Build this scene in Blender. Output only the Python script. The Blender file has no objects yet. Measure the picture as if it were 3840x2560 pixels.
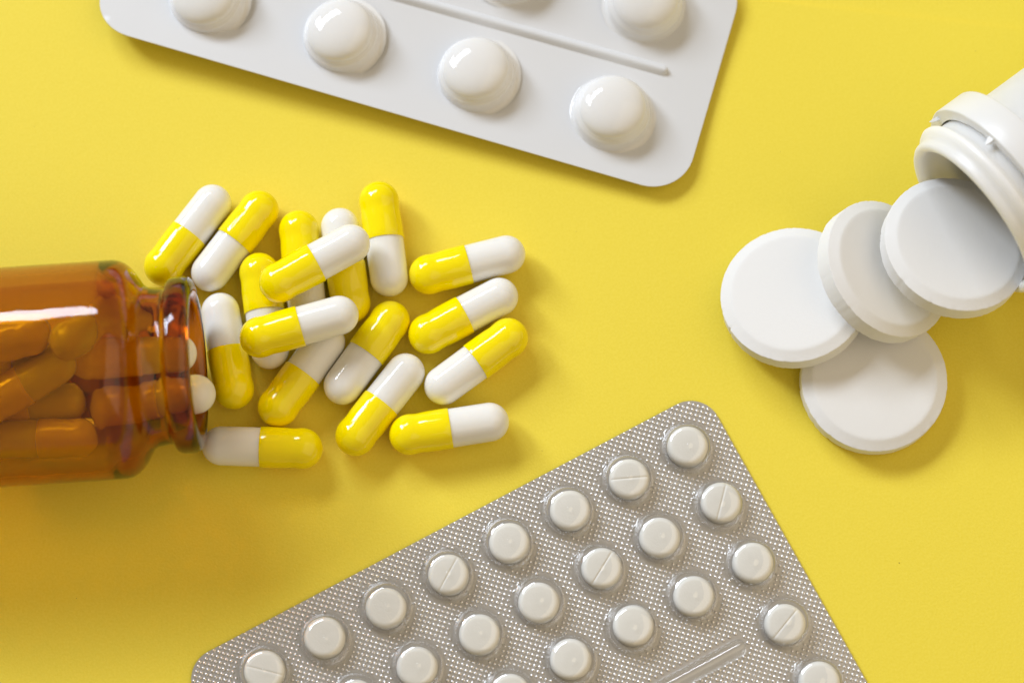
import bpy, bmesh, math, random
from mathutils import Vector, Matrix, noise

MM = 0.001
R = math.radians
scene = bpy.context.scene
col = scene.collection

# ------------------------------------------------------------------ camera
cam = bpy.data.cameras.new('camera')
camo = bpy.data.objects.new('camera', cam)
col.objects.link(camo)
TILT = R(13.0)
camo.location = (0, -450 * math.sin(TILT) * MM, (2 + 450 * math.cos(TILT)) * MM)
camo.rotation_euler = (TILT, 0, 0)
cam.sensor_width = 36
cam.lens = 86.097
cam.clip_start = 0.01
cam.clip_end = 20
cam.dof.use_dof = True
cam.dof.focus_distance = 0.4430
cam.dof.aperture_fstop = 9.0
scene.camera = camo

# ------------------------------------------------------------------ light: a room with one window, up and to the left, plus an added fill lamp on the right
world = bpy.data.worlds.new('World')
scene.world = world
world.use_nodes = True
bg = world.node_tree.nodes['Background']
bg.inputs['Color'].default_value = (1.0, 0.84, 0.62, 1)
bg.inputs['Strength'].default_value = 0.28


def area_lamp(name, az, el, dist, w, h, power, roll=0.0, color=(0.80, 0.88, 1.0)):
    l = bpy.data.lights.new(name, 'AREA')
    l.shape = 'RECTANGLE'
    l.size, l.size_y = w, h
    l.energy = power
    l.color = color
    o = bpy.data.objects.new(name, l)
    col.objects.link(o)
    d = Vector((math.cos(R(az)) * math.cos(R(el)), math.sin(R(az)) * math.cos(R(el)), math.sin(R(el))))
    o.location = d * dist
    o.rotation_euler = (d.to_track_quat('Z', 'Y').to_matrix() @ Matrix.Rotation(R(roll), 3, 'Z')).to_euler()
    return o


area_lamp('window_light', 141, 33, 2.2, 0.44, 0.85, 30.0, roll=-14)
area_lamp('window_light', 118, 39, 2.2, 0.88, 0.40, 18.5, roll=8)
area_lamp('fill_lamp', 345, 48, 2.3, 3.2, 2.8, 22.0, color=(1.0, 0.81, 0.54))  # added warm fill in place of bounced room light; no lamp stands there

scene.view_settings.view_transform = 'Standard'
scene.view_settings.look = 'None'
scene.view_settings.exposure = 0.15
scene.view_settings.gamma = 1.0
scene.view_settings.use_curve_mapping = False
cy = scene.cycles
cy.use_denoising = True
cy.denoiser = 'OPENIMAGEDENOISE'
cy.max_bounces = 16
cy.diffuse_bounces = 5
cy.glossy_bounces = 6
cy.transmission_bounces = 12
cy.transparent_max_bounces = 24
cy.caustics_reflective = False
cy.caustics_refractive = True
cy.sample_clamp_indirect = 8.0
cy.blur_glossy = 0.2

# ------------------------------------------------------------------ materials


def principled(name, color, rough=0.5, **kw):
    m = bpy.data.materials.new(name)
    m.use_nodes = True
    b = m.node_tree.nodes['Principled BSDF']
    b.inputs['Base Color'].default_value = (*color, 1)
    b.inputs['Roughness'].default_value = rough
    b.inputs['Subsurface Radius'].default_value = (1.0, 0.92, 0.80)
    for k, v in kw.items():
        b.inputs[k.replace('_', ' ')].default_value = v
    return m


def add_bump(m, scale, dist_mm, detail=3.0, strength=1.0, rough=0.55, layers=None):
    nt = m.node_tree
    b = nt.nodes['Principled BSDF']
    tc = nt.nodes.new('ShaderNodeTexCoord')
    # every copy gets its own piece of the pattern
    oi = nt.nodes.new('ShaderNodeObjectInfo')
    off = nt.nodes.new('ShaderNodeVectorMath')
    nt.links.new(tc.outputs['Object'], off.inputs[0])
    nt.links.new(oi.outputs['Random'], off.inputs[1])
    prev = None
    for sc, di, de in ([(scale, dist_mm, detail)] + (layers or [])):
        n = nt.nodes.new('ShaderNodeTexNoise')
        n.inputs['Scale'].default_value = sc
        n.inputs['Detail'].default_value = de
        n.inputs['Roughness'].default_value = rough
        nt.links.new(off.outputs[0], n.inputs['Vector'])
        bp = nt.nodes.new('ShaderNodeBump')
        bp.inputs['Strength'].default_value = strength
        bp.inputs['Distance'].default_value = di * MM
        nt.links.new(n.outputs['Fac'], bp.inputs['Height'])
        if prev:
            nt.links.new(prev.outputs['Normal'], bp.inputs['Normal'])
        prev = bp
    nt.links.new(prev.outputs['Normal'], b.inputs['Normal'])
    return tc


def vary_color(m, tc, scale, c0, c1, detail=4, lo=0.35, hi=0.65):
    nt = m.node_tree
    n = nt.nodes.new('ShaderNodeTexNoise')
    n.inputs['Scale'].default_value = scale
    n.inputs['Detail'].default_value = detail
    nt.links.new(tc.outputs['Object'], n.inputs['Vector'])
    r = nt.nodes.new('ShaderNodeValToRGB')
    r.color_ramp.elements[0].position = lo
    r.color_ramp.elements[1].position = hi
    r.color_ramp.elements[0].color = (*c0, 1)
    r.color_ramp.elements[1].color = (*c1, 1)
    nt.links.new(n.outputs['Fac'], r.inputs['Fac'])
    nt.links.new(r.outputs['Color'], nt.nodes['Principled BSDF'].inputs['Base Color'])


M = {}
M['paper'] = principled('yellow_paper', (0.86, 0.67, 0.04), 0.62, Specular_IOR_Level=0.35)
_tc = add_bump(M['paper'], 2600, 0.05, detail=3, layers=[(14, 0.9, 1)])
vary_color(M['paper'], _tc, 2200, (0.825, 0.668, 0.052), (0.855, 0.70, 0.068), detail=4)

M['yellow_shell'] = principled('yellow_gelatin', (0.95, 0.77, 0.0), 0.07, Subsurface_Weight=0.3, Subsurface_Scale=0.0012)
add_bump(M['yellow_shell'], 190, 0.085, detail=2)
M['white_shell'] = principled('white_gelatin', (0.82, 0.81, 0.775), 0.09, Subsurface_Weight=0.5, Subsurface_Scale=0.002)
add_bump(M['white_shell'], 150, 0.035, detail=1.5)

M['pack_plastic'] = principled('white_pack_plastic', (0.665, 0.675, 0.69), 0.28)
add_bump(M['pack_plastic'], 60, 0.12, detail=1)
M['pocket_plastic'] = principled('white_pocket_plastic', (0.755, 0.75, 0.735), 0.05, Subsurface_Weight=0.25, Subsurface_Scale=0.002)
add_bump(M['pocket_plastic'], 200, 0.03, detail=2)
M['backing'] = principled('pack_backing_foil', (0.8, 0.8, 0.8), 0.35, Metallic=0.9)

M['foil'] = principled('embossed_foil', (0.59, 0.575, 0.56), 0.40, Metallic=0.9)
add_bump(M['foil'], 900, 0.02, detail=2, layers=[(45, 0.12, 2)])
M['bump'] = principled('foil_bump', (0.77, 0.76, 0.755), 0.24, Metallic=1.0)

M['pill'] = principled('cream_tablet', (0.80, 0.765, 0.69), 0.6, Specular_IOR_Level=0.3)
_tc = add_bump(M['pill'], 2500, 0.03, detail=3)
vary_color(M['pill'], _tc, 500, (0.87, 0.86, 0.815), (0.895, 0.885, 0.845))

M['chalk'] = principled('white_chalky_tablet', (0.775, 0.772, 0.76), 0.8, Specular_IOR_Level=0.2)
add_bump(M['chalk'], 1500, 0.022, detail=4, layers=[(300, 0.03, 2)])

M['tube'] = principled('white_bottle_plastic', (0.79, 0.785, 0.765), 0.38, Subsurface_Weight=0.8, Subsurface_Scale=0.006)
add_bump(M['tube'], 90, 0.06, detail=2)
M['ring'] = principled('white_ring_plastic', (0.75, 0.75, 0.74), 0.34, Subsurface_Weight=0.1, Subsurface_Scale=0.002)
add_bump(M['ring'], 120, 0.05, detail=2)

M['amber'] = principled('amber_glass', (1.0, 0.97, 0.75), 0.0, Transmission_Weight=1.0, IOR=1.5)
add_bump(M['amber'], 55, 0.16, detail=2, layers=[(300, 0.022, 2)])
_va = M['amber'].node_tree.nodes.new('ShaderNodeVolumeAbsorption')
_va.inputs['Color'].default_value = (0.932, 0.826, 0.0, 1)
_va.inputs['Density'].default_value = 2400.0
M['amber'].node_tree.links.new(_va.outputs[0], M['amber'].node_tree.nodes['Material Output'].inputs['Volume'])


def clear_film():
    m = bpy.data.materials.new('clear_blister_film')
    m.use_nodes = True
    nt = m.node_tree
    nt.nodes.remove(nt.nodes['Principled BSDF'])
    out = nt.nodes['Material Output']
    t = nt.nodes.new('ShaderNodeBsdfTransparent')
    # the path through the sheet grows, and its colour deepens, where it is seen edge-on
    lw = nt.nodes.new('ShaderNodeLayerWeight')
    lw.inputs['Blend'].default_value = 0.5
    deep = nt.nodes.new('ShaderNodeValToRGB')
    deep.color_ramp.elements[0].position = 0.25
    deep.color_ramp.elements[0].color = (0.975, 0.975, 0.965, 1)
    deep.color_ramp.elements[1].position = 0.95
    deep.color_ramp.elements[1].color = (0.76, 0.76, 0.77, 1)
    nt.links.new(lw.outputs['Facing'], deep.inputs['Fac'])
    nt.links.new(deep.outputs['Color'], t.inputs['Color'])
    g = nt.nodes.new('ShaderNodeBsdfGlossy')
    g.inputs['Roughness'].default_value = 0.04
    g.inputs['Color'].default_value = (1, 1, 1, 1)
    f = nt.nodes.new('ShaderNodeFresnel')
    # a thin sheet reflects alike from both sides: undo the node's switch to "inside the plastic" on back faces
    geo = nt.nodes.new('ShaderNodeNewGeometry')
    ior = nt.nodes.new('ShaderNodeMapRange')
    ior.inputs['To Min'].default_value = 1.55
    ior.inputs['To Max'].default_value = 1 / 1.55
    nt.links.new(geo.outputs['Backfacing'], ior.inputs['Value'])
    nt.links.new(ior.outputs['Result'], f.inputs['IOR'])
    mul = nt.nodes.new('ShaderNodeMath')
    mul.operation = 'MULTIPLY'
    mul.inputs[1].default_value = 2.0
    mul.use_clamp = True
    mix = nt.nodes.new('ShaderNodeMixShader')
    nt.links.new(f.outputs[0], mul.inputs[0])
    nt.links.new(mul.outputs[0], mix.inputs[0])
    nt.links.new(t.outputs[0], mix.inputs[1])
    nt.links.new(g.outputs[0], mix.inputs[2])
    nt.links.new(mix.outputs[0], out.inputs['Surface'])
    return m


M['film'] = clear_film()

# ------------------------------------------------------------------ mesh helpers (all lengths in mm)


def mesh(name, verts, faces, mat, smooth=True, sharp=40):
    me = bpy.data.meshes.new(name)
    me.from_pydata([(x * MM, y * MM, z * MM) for x, y, z in verts], [], faces)
    me.materials.append(mat)
    if smooth:
        me.polygons.foreach_set('use_smooth', [True] * len(me.polygons))
        if sharp:
            me.set_sharp_from_angle(angle=R(sharp))
    me.update()
    return me


def put(name, me, parent=None):
    o = bpy.data.objects.new(name, me)
    col.objects.link(o)
    o.parent = parent
    return o


def thing(name, label, cat, loc=(0, 0, 0), rot=None, group=None):
    o = bpy.data.objects.new(name, None)
    o.empty_display_size = 0.005
    col.objects.link(o)
    o.location = Vector(loc) * MM
    if rot is not None:
        o.rotation_euler = rot.to_euler() if isinstance(rot, Matrix) else rot
    o['label'] = label
    o['category'] = cat
    if group:
        o['group'] = group
    return o


def tag(o, label, cat, group=None):
    o['label'] = label
    o['category'] = cat
    if group:
        o['group'] = group
    return o


def lathe(profile, segs=64, axis='Z', closed=False, jitter=None):
    """profile: list of (radius, height). radius 0 makes a pole. closed: joins the last ring to the first."""
    verts, faces, rings = [], [], []
    for k, (r, h) in enumerate(profile):
        if r <= 1e-6:
            rings.append([len(verts)])
            verts.append((0, 0, h))
        else:
            ring = []
            for i in range(segs):
                a = 2 * math.pi * i / segs
                rr, hh = (r, h) if jitter is None else jitter(k, a, r, h)
                ring.append(len(verts))
                verts.append((rr * math.cos(a), rr * math.sin(a), hh))
            rings.append(ring)
    pairs = list(zip(rings, rings[1:]))
    if closed:
        pairs.append((rings[-1], rings[0]))
    for a, b in pairs:
        for i in range(segs):
            j = (i + 1) % segs
            if len(a) == 1 and len(b) == 1:
                continue
            if len(a) == 1:
                faces.append((a[0], b[j], b[i]))
            elif len(b) == 1:
                faces.append((a[i], a[j], b[0]))
            else:
                faces.append((a[i], a[j], b[j], b[i]))
    if axis == 'X':
        verts = [(z, x, y) for x, y, z in verts]
    return verts, faces


def rounded_rect(x0, x1, y0, y1, r, n=10):
    pts = []
    for cx, cyy, a0 in ((x1 - r, y1 - r, 0), (x0 + r, y1 - r, 90), (x0 + r, y0 + r, 180), (x1 - r, y0 + r, 270)):
        for i in range(n + 1):
            a = R(a0 + 90 * i / n)
            pts.append((cx + r * math.cos(a), cyy + r * math.sin(a)))
    return pts


# ------------------------------------------------------------------ the paper surface


def slab(name, pts, z0, z1, mat):
    n = len(pts)
    v = [(x, y, z0) for x, y in pts] + [(x, y, z1) for x, y in pts]
    f = [tuple(range(n, 2 * n)), tuple(range(n - 1, -1, -1))] + [(i, (i + 1) % n, n + (i + 1) % n, n + i) for i in range(n)]
    return put(name, mesh(name, v, f, mat, smooth=False))


under = slab('paper_underlay', [(-420, -420), (420, -420), (420, 420), (-420, 420)], -1.0, -0.47, M['paper'])
under['kind'] = 'structure'


def crease_y(x):
    return 67.28 - 0.1181 * (x - 46.8)


top = slab('paper_surface', [(-320, -330), (330, -330), (330, crease_y(330)), (-320, crease_y(-320))], -0.45, 0.0, M['paper'])
top['kind'] = 'structure'

# ------------------------------------------------------------------ white blister pack at the top
WO = Vector((18.78, 43.80, 0))
WA = R(-16.5)
BOW = 1.4
WU0, WU1, WV0, WV1 = -99.4, 16.9, -12.0, 34.0


def white_z(u, v):
    k = BOW / 506.0 * (1.0 - 0.014 * u)
    return 1.1 + k * (v - 11.4) ** 2


pack = thing('white_blister_pack', 'white plastic blister pack with domed pockets along the top edge', 'blister pack',
             (WO.x, WO.y, 0), (0, 0, WA))


def white_sheet():
    th = 0.35
    bm = bmesh.new()
    nu, nv = 90, 44
    r = 8.0
    outline = rounded_rect(WU0, WU1, WV0, WV1, r, 14)

    def clampv(u, v):
        # pull grid points that fall outside a rounded corner back onto the arc
        cx = min(max(u, WU0 + r), WU1 - r)
        cyy = min(max(v, WV0 + r), WV1 - r)
        d = math.hypot(u - cx, v - cyy)
        if d > r:
            return cx + (u - cx) * r / d, cyy + (v - cyy) * r / d
        return u, v

    us = [WU0 + (WU1 - WU0) * i / nu for i in range(nu + 1)]
    vs = [WV0 + (WV1 - WV0) * j / nv for j in range(nv + 1)]
    verts, faces = [], []
    for s in (0, 1):
        for v in vs:
            for u in us:
                a, b = clampv(u, v)
                verts.append((a, b, white_z(a, b) + (th if s else 0)))
    W = nu + 1
    N = W * (nv + 1)
    for j in range(nv):
        for i in range(nu):
            q = (j * W + i, j * W + i + 1, (j + 1) * W + i + 1, (j + 1) * W + i)
            faces.append(tuple(x + N for x in q))
            faces.append(tuple(reversed(q)))
    border = [i for i in range(nu)] + [j * W + nu for j in range(nv)] + [nv * W + nu - i for i in range(nu)] + [(nv - j) * W for j in range(nv)]
    for a, b in zip(border, border[1:] + border[:1]):
        faces.append((a, b, b + N, a + N))
    bm.free()
    return mesh('sheet', verts, faces, M['pack_plastic'], sharp=50)


put('sheet', white_sheet(), pack)

dome_profile = [(8.9, -0.02), (8.5, 0.03), (8.1, 0.16), (7.85, 0.42), (7.68, 0.85), (7.57, 1.35), (7.46, 1.85), (7.36, 2.3), (7.22, 2.5),
                (7.08, 2.62), (6.98, 2.78), (6.90, 3.0), (6.80, 3.12), (6.71, 3.22), (6.66, 3.4)]
for i in range(1, 15):
    a = R(90 * i / 14)
    # a shallow dome: superellipse cap
    dome_profile.append((6.66 * math.cos(a) ** 0.92 if i < 14 else 0.0, 3.4 + 2.7 * math.sin(a)))
dome_profile = [(r * 0.945, h) for r, h in dome_profile]
dome_mesh = mesh('pocket', *lathe(dome_profile, 72), M['pocket_plastic'], sharp=None)
for row, n in ((0, 4), (1, 4)):
    for i in range(n):
        u, v = -26.54 * i, 22.9 * row
        p = put('pocket', dome_mesh, pack)
        p.location = Vector((u, v, white_z(u, v) + 0.35)) * MM
        slope = 2 * BOW / 506.0 * (1 - 0.014 * u) * (v - 11.4)
        p.rotation_euler = (math.atan(slope), 0, R(37 * i + 20 * row))


def ridge_mesh(name, length, half, height, mat, zfun=None, segs=9):
    """a long rounded ridge from x = 0 to x = -length with round ends"""
    verts, faces = [], []
    stations = []
    n_end = 7
    for i in range(n_end + 1):
        a = R(90 * (1 - i / n_end))
        stations.append((half * math.sin(a), max(0.02, math.cos(a))))
    for i in range(1, 40):
        stations.append((-length * i / 40, 1.0))
    for i in range(n_end + 1):
        a = R(90 * i / n_end)
        stations.append((-length - half * math.sin(a), max(0.02, math.cos(a))))
    prof = []
    for i in range(segs + 1):
        t = -1 + 2 * i / segs
        prof.append((t, (math.cos(t * math.pi) * 0.5 + 0.5) ** 0.5))
    for x, k in stations:
        for t, hgt in prof:
            y = t * half * k
            verts.append((x, y, hgt * height * min(1, k * 1.4) - 0.01 + (zfun(x, y) if zfun else 0)))
    W = segs + 1
    for s in range(len(stations) - 1):
        for i in range(segs):
            faces.append((s * W + i, s * W + i + 1, (s + 1) * W + i + 1, (s + 1) * W + i))
    return mesh(name, verts, faces, mat, sharp=None)


rg = put('stiffening_ridge', ridge_mesh('stiffening_ridge', 94.0, 1.15, 1.0, M['pack_plastic'],
                                         lambda x, y: white_z(x + 6.6, y + 11.2) + 0.35), pack)
rg.location = Vector((6.6, 11.2, 0)) * MM

# ------------------------------------------------------------------ silver blister pack at the bottom
FO = Vector((31.97, -19.69, 0))
FA = R(28.07)      # pack's long edge: local x runs up to the right, local y up to the left
FZ = 0.42
foil_pack = thing('foil_blister_pack', 'silver foil blister pack with clear pockets along the bottom edge', 'blister pack',
                  (FO.x, FO.y, 0), (0, 0, FA))
FX0, FX1, FY0, FY1 = -99.1, 7.85, -80.3, 8.1
fpts = rounded_rect(FX0, FX1, FY0, FY1, 5.5, 12)


def slab_mesh(name, pts, z0, z1, mat):
    n = len(pts)
    v = [(x, y, z0) for x, y in pts] + [(x, y, z1) for x, y in pts]
    f = [tuple(range(n, 2 * n)), tuple(range(n - 1, -1, -1))] + [(i, (i + 1) % n, n + (i + 1) % n, n + i) for i in range(n)]
    return mesh(name, v, f, mat, smooth=False)


put('foil_sheet', slab_mesh('foil_sheet', fpts, 0.12, FZ, M['foil']), foil_pack)
PX, PY = 12.33, 12.03
# (row, column from the right end): None plain, else the angle of the score line in degrees
pills = {(0, 0): None, (0, 1): 5, (0, 2): None, (0, 3): None, (0, 4): 62, (0, 5): None, (0, 6): None, (0, 7): -14,
         (1, 0): 75, (1, 1): None, (1, 2): 58, (1, 3): None, (1, 4): None, (1, 5): None, (1, 6): None,
         (2, 0): None, (2, 1): None, (2, 2): None, (2, 3): None, (2, 4): None,
         (3, 0): 50, (4, 0): None}
centres = {rc: (-PX * rc[1], -PY * rc[0]) for rc in pills}
RIDGE_X, RIDGE_Y, RIDGE_L = -9.6, -36.0, 78.0


def emboss():
    rnd = random.Random(4)
    verts, faces = [], []
    seg = 12
    rings = [(0.345, 0.0), (0.32, 0.10), (0.25, 0.185), (0.14, 0.245)]
    sp = 0.885
    n = 90
    c45 = math.sqrt(0.5)
    r = 5.5
    for i in range(-140, 141):
        for j in range(-140, 141):
            x = (i - j) * c45 * sp + 0.05
            y = (i + j) * c45 * sp + 0.24
            if not (FX0 + 0.12 < x < FX1 - 0.12 and FY0 + 0.12 < y < FY1 - 0.12):
                continue
            cx = min(max(x, FX0 + r), FX1 - r)
            cyy = min(max(y, FY0 + r), FY1 - r)
            if math.hypot(x - cx, y - cyy) > r - 0.15:
                continue
            d = min(math.hypot(x - a, y - b) for a, b in centres.values())
            if d < 5.0:
                continue
            if RIDGE_X - RIDGE_L - 1.6 < x < RIDGE_X + 1.6 and abs(y - RIDGE_Y) < 1.9:
                continue
            k = 1.0 if d > 5.7 else 0.8
            k *= rnd.uniform(0.95, 1.04)
            x += rnd.uniform(-0.012, 0.012)
            y += rnd.uniform(-0.012, 0.012)
            base = len(verts)
            for rr, h in rings:
                for s in range(seg):
                    a = 2 * math.pi * s / seg
                    verts.append((x + rr * k * math.cos(a), y + rr * k * math.sin(a), FZ + h * k))
            verts.append((x, y, FZ + 0.265 * k))
            for q in range(3):
                for s in range(seg):
                    t = (s + 1) % seg
                    faces.append((base + q * seg + s, base + q * seg + t, base + (q + 1) * seg + t, base + (q + 1) * seg + s))
            for s in range(seg):
                faces.append((base + 3 * seg + s, base + 3 * seg + (s + 1) % seg, base + 4 * seg))
    return mesh('embossing', verts, faces, M['bump'], sharp=None)


eo = put('embossing', emboss(), foil_pack)
eo['kind'] = 'stuff'

pocket_profile = [(5.15, 0.015), (5.02, 0.10), (4.90, 0.13), (4.82, 0.10), (4.74, 0.12), (4.66, 0.22), (4.58, 0.45), (4.52, 0.8), (4.44, 1.3), (4.31, 1.9),
                  (4.12, 2.4), (3.85, 2.83), (3.5, 3.13), (3.05, 3.33), (2.5, 3.45), (1.8, 3.51), (1.0, 3.53), (0.34, 3.535), (0.24, 3.58), (0.12, 3.62), (0, 3.63)]


def wavy(k, a, r, h):
    if k == 0:
        return r + 0.14 * math.sin(a * 17) + 0.08 * math.sin(a * 29 + 1), h
    if k == 1:
        return r + 0.10 * math.sin(a * 17) + 0.06 * math.sin(a * 29 + 1), h
    return r, h


pocket_mesh = mesh('pocket', *lathe(pocket_profile, 72, jitter=wavy), M['film'], sharp=None)
for (row, c), (x, y) in centres.items():
    p = put('pocket', pocket_mesh, foil_pack)
    p.location = Vector((x, y, FZ + 0.005)) * MM
    p.rotation_euler = (0, 0, R(53 * c + 31 * row))
rr_ = put('stiffening_ridge', ridge_mesh('stiffening_ridge', RIDGE_L, 1.7, 1.6, M['film']), foil_pack)
rr_.location = Vector((RIDGE_X, RIDGE_Y, FZ + 0.02)) * MM


def pill_mesh(name, scored):
    R0, T = 3.68, 3.0
    prof = [(0, 0.02), (3.1, 0.0), (3.45, 0.12), (3.62, 0.35), (R0, 0.7), (R0, T - 1.15), (3.64, T - 0.85), (3.54, T - 0.58), (3.38, T - 0.34), (3.2, T - 0.17), (3.0, T - 0.07)]
    k = 22
    for i in range(k):
        r = 2.8 * (1 - i / k)
        prof.append((r, T + 0.08 * (1 - (r / 2.8) ** 2)))
    prof.append((0, T + 0.08))
    v, f = lathe(prof, 96)
    if scored:
        w = 0.26
        v = [(x, y, z - (0.15 * (1 - abs(y) / w) if abs(y) < w and z > 2 and abs(x) < 3.4 else 0)) for x, y, z in v]
    return mesh(name, v, f, M['pill'], sharp=35)


plain_pill, scored_pill = pill_mesh('round_tablet', False), pill_mesh('round_tablet', True)
ORD = ['rightmost', 'second from right', 'third from right', 'fourth from right', 'fifth from right', 'sixth from right',
       'seventh from right', 'eighth from right']
ROWS = ['top row', 'second row', 'third row']
prnd = random.Random(11)
for (row, c), score in pills.items():
    x, y = centres[(row, c)]
    x += prnd.uniform(-0.36, 0.36)
    y += prnd.uniform(-0.36, 0.36)
    o = put('round_tablet', scored_pill if score is not None else plain_pill)
    p = Matrix.Rotation(FA, 3, 'Z') @ Vector((x, y, 0)) + FO
    o.location = Vector((p.x, p.y, FZ + 0.01)) * MM
    o.rotation_euler = (R(prnd.uniform(-1.5, 1.5)), R(prnd.uniform(-1.5, 1.5)), R(score if score is not None else prnd.uniform(0, 360)))
    look = 'scored cream tablet' if score is not None else 'plain cream tablet'
    if row < 3:
        lab = f'{look}, {ORD[c]} in the {ROWS[row]} of the silver foil pack'
    elif row == 3:
        lab = 'scored cream tablet at the end of the clear ridge in the silver foil pack'
    else:
        lab = 'plain cream tablet cut by the bottom picture edge, nearest the pack\'s right edge'
    tag(o, lab, 'tablet', 'cream tablets in the silver foil pack')

# ------------------------------------------------------------------ capsules
RC, RB, HC = 3.75, 3.55, 7.3      # cap radius, body radius, half distance of the round ends' centres


def cap_profile():
    p = [(RC - 0.19, -0.12), (RC - 0.03, -0.15), (RC, -0.08), (RC, 1.2), (RC - 0.015, 3.4), (RC - 0.06, 4.5), (RC - 0.13, 5.3), (RC - 0.15, 5.8), (RC - 0.09, 6.5), (RC - 0.03, 7.0)]
    for i in range(0, 13):
        a = R(90 * i / 12)
        p.append(((RC - 0.02) * math.cos(a) if i < 12 else 0, HC + 0.1 + (RC - 0.02) * math.sin(a)))
    return p


def body_profile():
    p = [(0, -HC - RB)]
    for i in range(1, 13):
        a = R(90 * (1 - i / 12))
        p.append((RB * math.cos(a), -HC - RB * math.sin(a)))
    p += [(RB + 0.01, -4), (RB + 0.02, -1.5), (RB + 0.02, 0.4), (RB - 0.6, 0.45)]
    return p


cap_me = mesh('cap', *lathe(cap_profile(), 48, axis='X'), M['yellow_shell'], sharp=55)
body_me = mesh('body', *lathe(body_profile(), 48, axis='X'), M['white_shell'], sharp=55)


def capsule(p_white, p_yellow, label, group, roll=0.0):
    """p_white, p_yellow: centres of the two round ends in mm; the length stays that of a capsule"""
    a, b = Vector(p_white), Vector(p_yellow)
    c = (a + b) / 2
    d = (b - a).normalized()
    side = Vector((0, 0, 1)).cross(d).normalized()
    up = d.cross(side)
    rot = Matrix((d, side, up)).transposed()
    t = thing('capsule', label, 'capsule', c - up * RC, rot, group)
    for nm, me in (('cap', cap_me), ('body', body_me)):
        o = put(nm, me, t)
        o.location = (0, 0, RC * MM)
        o.rotation_euler = (roll, 0, 0)
    return t


G1 = 'capsules spilled on the yellow paper'
# x, y, z of the middle, direction of the yellow end in degrees, label
SPILL = [
    (-59.82, 19.88, 3.72, -125.6, 'leftmost spilled capsule, white end up, just above the amber bottle lip'),
    (-51.28, 18.51, 3.72, 53.9, 'slanting capsule with yellow end up, lying against the leftmost spilled capsule'),
    (-38.51, 13.33, 3.72, 97.2, 'upright capsule showing only its yellow half, second from left among buried ones'),
    (-30.75, 14.08, 3.72, -81.6, 'buried upright capsule with white end up, left of the topmost capsule'),
    (-23.64, 18.91, 3.72, 97.9, 'topmost spilled capsule, nearly upright, yellow end up, casting shadow on paper'),
    (-35.64, 12.50, 11.1, -150.4, 'upper of the two capsules lying across the pile, white end up right'),
    (-38.22, 0.73, 11.1, -164.0, 'lower of the two capsules lying across the pile, white end right'),
    (-45.42, 5.24, 3.72, 98.8, 'buried upright capsule crossed at its middle and showing both rounded ends'),
    (-52.09, -2.02, 3.72, -78.9, 'upright capsule right beside the amber bottle mouth, white end up'),
    (-38.26, -6.54, 3.72, -125.2, 'shaded slanting capsule, yellow end down, white half under a crossing capsule'),
    (-26.64, -2.62, 3.72, 55.1, 'slanting capsule in the middle of the pile, yellow end up right'),
    (-23.87, -12.04, 3.72, -127.4, 'slanting capsule at the bottom of the pile, yellow end down left'),
    (-8.13, 14.16, 3.72, -165.1, 'uppermost of the three stacked capsules on the right, white end right'),
    (-8.82, 4.53, 3.72, -151.6, 'middle of the three stacked capsules on the right, between its neighbours'),
    (-6.66, -4.23, 3.72, 37.0, 'lowest of the three stacked capsules on the right, yellow end up right'),
    (-11.29, -16.55, 3.72, -171.0, 'nearly level capsule at the lower right of the pile, white end right'),
    (-45.37, -20.02, 3.72, -1.9, 'level capsule in the amber bottle shadow, white end left, yellow end right'),
]
crnd = random.Random(3)
for x, y, z, a, lab in SPILL:
    d = Vector((math.cos(R(a)), math.sin(R(a)), 0)) * HC
    c = Vector((x, y, z))
    capsule(c - d, c + d, lab, G1, roll=crnd.uniform(0, 6.28))

# ------------------------------------------------------------------ amber bottle
AO = Vector((-55.2, -8.05, 19.3))
AA = R(4.0)
AX = Vector((-math.cos(AA), -math.sin(AA), 0))
AT = Vector((-math.sin(AA), math.cos(AA), 0))
bottle = thing('amber_bottle', 'amber glass bottle lying on its side, spilling yellow and white capsules', 'bottle',
               (AO.x, AO.y, 0), (0, 0, AA))
outer = [(12.75, 0.02), (13.6, 0.08), (14.3, 0.35), (14.72, 0.85), (14.9, 1.6), (14.9, 3.2), (14.75, 3.9), (14.35, 4.4), (13.8, 4.7), (13.45, 5.0),
         (13.4, 5.5), (13.45, 6.2), (13.52, 6.7), (13.6, 7.2), (13.7, 7.9), (14.0, 8.5), (14.5, 9.0), (15.3, 9.5), (16.3, 10.1), (17.25, 10.8), (18.0, 11.6),
         (18.5, 12.5), (18.75, 13.5), (18.8, 14.8), (18.8, 25), (18.8, 40), (18.8, 55), (18.8, 70), (18.6, 72), (18.0, 73.6), (16.8, 74.7), (15.0, 75.0), (13.0, 74.2), (8, 73.6), (0, 73.4)]
inner = [(0, 71.2), (9, 71.4), (13.5, 71.6), (15.8, 71.0), (17.1, 69.8), (17.7, 68), (17.75, 55), (17.75, 40), (17.75, 25), (17.7, 16.5), (17.4, 15.0), (16.8, 13.7), (15.9, 12.6),
         (14.8, 11.6), (13.7, 10.8), (12.7, 9.9), (12.0, 8.9), (11.75, 7.8), (11.7, 6.6), (11.7, 1.4), (11.85, 0.7), (12.2, 0.2)]


def grow(r, s):
    # body 19.3 mm, lip 15.6 mm, neck 13.8 mm
    return r * (1.027 + (0.02 if s < 4.6 else 0.0))


v, f = lathe([(grow(r, s), s) for r, s in outer] + [(r * 0.998, s) for r, s in inner], 128, closed=True)
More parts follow.
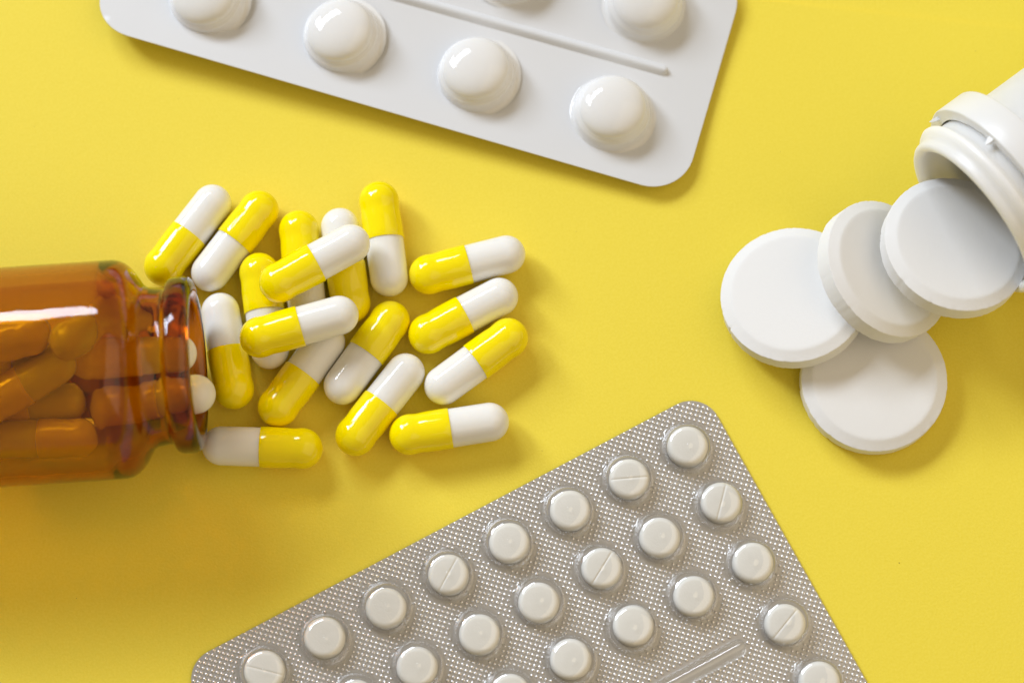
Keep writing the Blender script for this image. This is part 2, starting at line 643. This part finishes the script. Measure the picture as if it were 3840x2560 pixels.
# the lathe's axis z becomes -x (the mouth looks along +x)
v = [(-z, y, x) for x, y, z in v]
bme = mesh('glass', v, f, M['amber'], sharp=None)
bm_ = bmesh.new()
bm_.from_mesh(bme)
bmesh.ops.recalc_face_normals(bm_, faces=bm_.faces)
bm_.to_mesh(bme)
bm_.free()
g = put('glass', bme, bottle)
g.location = (0, 0, AO.z * MM)

G2 = 'capsules inside the amber bottle'
# centres of the white and the yellow round end: distance from the mouth, sideways, height against the bottle's axis
INSIDE = [
    ((1.5, -3.9, -6.9), (15.9, -5.1, -9.2), 'capsule in the amber bottle neck, its white tip sticking out of the mouth'),
    ((4.6, 3.75, -6.9), (19.0, 3.5, -5.4), 'capsule in the amber bottle neck, white tip barely visible inside the mouth'),
    ((21.0, 5.5, 3.0), (13.6, 11.4, -5.2), 'capsule leaning upright against the shoulder inside the amber bottle'),
    ((24.6, 2.2, -2.2), (37.6, -4.2, -3.4), 'slanting capsule on top of the heap inside the amber bottle'),
    ((24.2, -3.2, -10.3), (38.4, -4.2, -11.4), 'capsule under the slanting top one inside the amber bottle'),
    ((36.4, -9.8, -8.6), (22.2, -10.5, -7.8), 'lowest capsule inside the amber bottle, along its shaded near wall'),
    ((30.0, 9.0, -5.2), (43.6, 11.0, -7.4), 'uppermost faint capsule inside the amber bottle, along its far wall'),
    ((43.4, 4.6, 0.8), (29.2, 6.9, 2.2), 'capsule lying highest on the heap inside the amber bottle, under its white reflection'),
    ((27.0, 4.5, -11.2), (41.4, 3.4, -12.4), 'capsule on the floor of the amber bottle behind the slanting one'),
]


def in_bottle(p):
    k = 1.0 if p[0] < 6 else 0.985
    return AO + AX * p[0] + AT * p[1] * k + Vector((0, 0, p[2] * k))


for w, y, lab in INSIDE:
    capsule(in_bottle(w), in_bottle(y), lab, G2, roll=crnd.uniform(0, 6.28))

# ------------------------------------------------------------------ white plastic bottle
BO = Vector((81.8, 18.2, 19.2))
BA = R(36.5)
tube = thing('white_bottle', 'white plastic bottle with tamper ring lying at the right edge', 'bottle', (BO.x, BO.y, 0), (0, 0, BA))
t_out = [(15.3, 0.0), (15.8, 0.15), (16.2, 0.6), (16.3, 1.2), (16.35, 1.9), (16.9, 2.4), (17.5, 2.9), (17.8, 3.4), (17.7, 3.9), (17.2, 4.4), (16.7, 4.9), (16.5, 5.6),
         (16.5, 12.2), (16.3, 12.8), (16.3, 20), (16.4, 40), (16.6, 64), (17.2, 68), (18.5, 71), (19.2, 73), (19.2, 82), (18.6, 83), (0, 83)]
t_in = [(0, 81.5), (15, 81.5), (15.3, 60), (15.2, 20), (15.0, 8), (14.9, 3.5), (14.4, 2.2), (14.3, 1.2), (14.5, 0.4)]
v, f = lathe(t_out + t_in, 112, closed=True)
v = [(z, y, x) for x, y, z in v]
tme = mesh('tube', v, f, M['tube'], sharp=60)
bm_ = bmesh.new()
bm_.from_mesh(tme)
bmesh.ops.recalc_face_normals(bm_, faces=bm_.faces)
bm_.to_mesh(tme)
bm_.free()
o = put('tube', tme, tube)
o.location = (0, 0, BO.z * MM)
ring_p = [(16.9, 6.9), (18.9, 6.8), (19.1, 6.88), (19.2, 7.1), (19.2, 9), (19.2, 12.4), (19.1, 12.62), (18.9, 12.7), (16.9, 12.7)]
rrnd = random.Random(8)


def rough_edge(k, a, r, h):
    if k in (0, 1, 2):
        return r, h + 0.12 * noise.noise(Vector((a * 6, 3.1, k))) + 0.05 * noise.noise(Vector((a * 22, 1.1, k)))
    return r, h


v, f = lathe(ring_p, 144, closed=True, jitter=rough_edge)
v = [(z, y, x) for x, y, z in v]
ringo = put('tamper_ring', mesh('tamper_ring', v, f, M['ring'], sharp=60), tube)
ringo.location = (0, 0, BO.z * MM)


def tab_mesh():
    prof = [(0, 0.55, 0.35), (-0.5, 0.5, 0.32), (-1.0, 0.36, 0.26), (-1.45, 0.2, 0.16), (-1.75, 0.06, 0.06)]
    verts, faces = [], []
    for x, wy, wz in prof:
        for sy, sz in ((-1, -1), (1, -1), (1, 1), (-1, 1)):
            verts.append((x, sy * wy, sz * wz + x * x * 0.06))
    for s in range(len(prof) - 1):
        for i in range(4):
            j = (i + 1) % 4
            faces.append((s * 4 + i, s * 4 + j, s * 4 + 4 + j, s * 4 + 4 + i))
    faces += [(3, 2, 1, 0), tuple(range(len(verts) - 4, len(verts)))]
    return mesh('broken_tab', verts, faces, M['ring'], sharp=60)


tabm = tab_mesh()
for ang in (4, 66, 128, 186, 230, 275, 318):
    # angle round the ring: 0 is the side towards the top left of the picture, 90 the top of the ring
    a = R(ang)
    q = put('broken_tab', tabm, ringo)
    rad = 18.1
    q.location = Vector((6.95, rad * math.cos(a), rad * math.sin(a))) * MM
    q.rotation_euler = (a - R(90) + R(90) * 0, 0, R(rrnd.uniform(-14, 14)))

# ------------------------------------------------------------------ large white tablets


def big_tablet(name, centre, lean, az, spin, seed, label):
    RT, T = 13.3, 5.0
    rnd = random.Random(seed)
    prof = [(0, -T / 2), (11.0, -T / 2), (11.4, -T / 2 + 0.05), (12.5, -T / 2 + 0.55), (13.15, -T / 2 + 0.80), (RT, -T / 2 + 0.92), (RT, 0), (RT, T / 2 - 0.92), (13.22, T / 2 - 0.85), (13.1, T / 2 - 0.80),
            (12.4, T / 2 - 0.53), (11.75, T / 2 - 0.24), (11.5, T / 2 - 0.13), (11.3, T / 2 - 0.06), (11.0, T / 2 - 0.02), (10.6, T / 2), (6, T / 2), (0, T / 2)]
    chips = [(rnd.uniform(0, 6.28), rnd.uniform(0.006, 0.022), rnd.uniform(0.03, 0.15)) for _ in range(46)]

    def crumble(k, a, r, h):
        if k in (4, 5, 7, 8, 9):
            w = 0.4 if k == 9 else 1.0
            dr = 0.05 * noise.noise(Vector((a * 9, seed, k))) + 0.04 * noise.noise(Vector((a * 31, seed, 0.5)))
            for ca, cw, cd in chips:
                e = abs((a - ca + math.pi) % (2 * math.pi) - math.pi)
                if e < cw:
                    dr -= cd * (1 - e / cw)
            return r + dr * w, h - (0.25 * abs(dr) if h > 0 else 0)
        return r, h

    me = mesh(name, *lathe(prof, 220, jitter=crumble), M['chalk'], sharp=30)
    o = put(name, me)
    ax = Vector((-math.sin(R(az)), math.cos(R(az)), 0))
    rot = Matrix.Rotation(R(lean), 3, ax) @ Matrix.Rotation(R(spin), 3, 'Z')
    o.location = Vector(centre) * MM
    o.rotation_euler = rot.to_euler()
    tag(o, label, 'tablet', 'large white tablets from the white bottle')
    return o


big_tablet('large_tablet', (66.0, -7.6, 2.5), 0, 0, 20, 1, 'large white tablet lying flat on the paper, lowest of the four')
big_tablet('large_tablet', (51.6, 7.4, 5.5), 13, 133, 80, 2, 'large white tablet farthest left, propped on the lowest one')
big_tablet('large_tablet', (67.5, 11.4, 9.0), 30, 18, 140, 3, 'steeply tilted large white tablet wedged between the left one and the bottle\'s tablet')
big_tablet('large_tablet', (79.6, 14.4, 14.6), 14, 55, 200, 4, 'large white tablet sliding out of the white bottle mouth')

# ------------------------------------------------------------------ a few specks of dust and fibre on the paper
M['dust'] = principled('dust', (0.30, 0.22, 0.05), 0.9)
drnd = random.Random(21)
dv, df = [], []
for x, y in ((-90.0, 42.0), (-34.5, 31.2), (50.5, 37.0), (12.0, 21.5), (-78.5, -47.0), (70.0, -40.5), (88.0, 57.0), (5.5, -20.0), (-63.0, 47.5)):
    n = drnd.choice((1, 1, 3))
    a = drnd.uniform(0, 6.28)
    for k in range(n):
        r = drnd.uniform(0.05, 0.09)
        b0 = len(dv)
        for i in range(6):
            t = i * math.pi / 3
            dv.append((x + r * math.cos(t), y + r * 0.8 * math.sin(t), 0.01))
        dv.append((x, y, 0.07))
        df += [(b0 + i, b0 + (i + 1) % 6, b0 + 6) for i in range(6)]
        a += drnd.uniform(-0.6, 0.6)
        x += 0.09 * math.cos(a)
        y += 0.09 * math.sin(a)
dust = put('dust', mesh('dust', dv, df, M['dust']))
dust['kind'] = 'stuff'
dust['label'] = 'tiny specks of dust on the yellow paper'
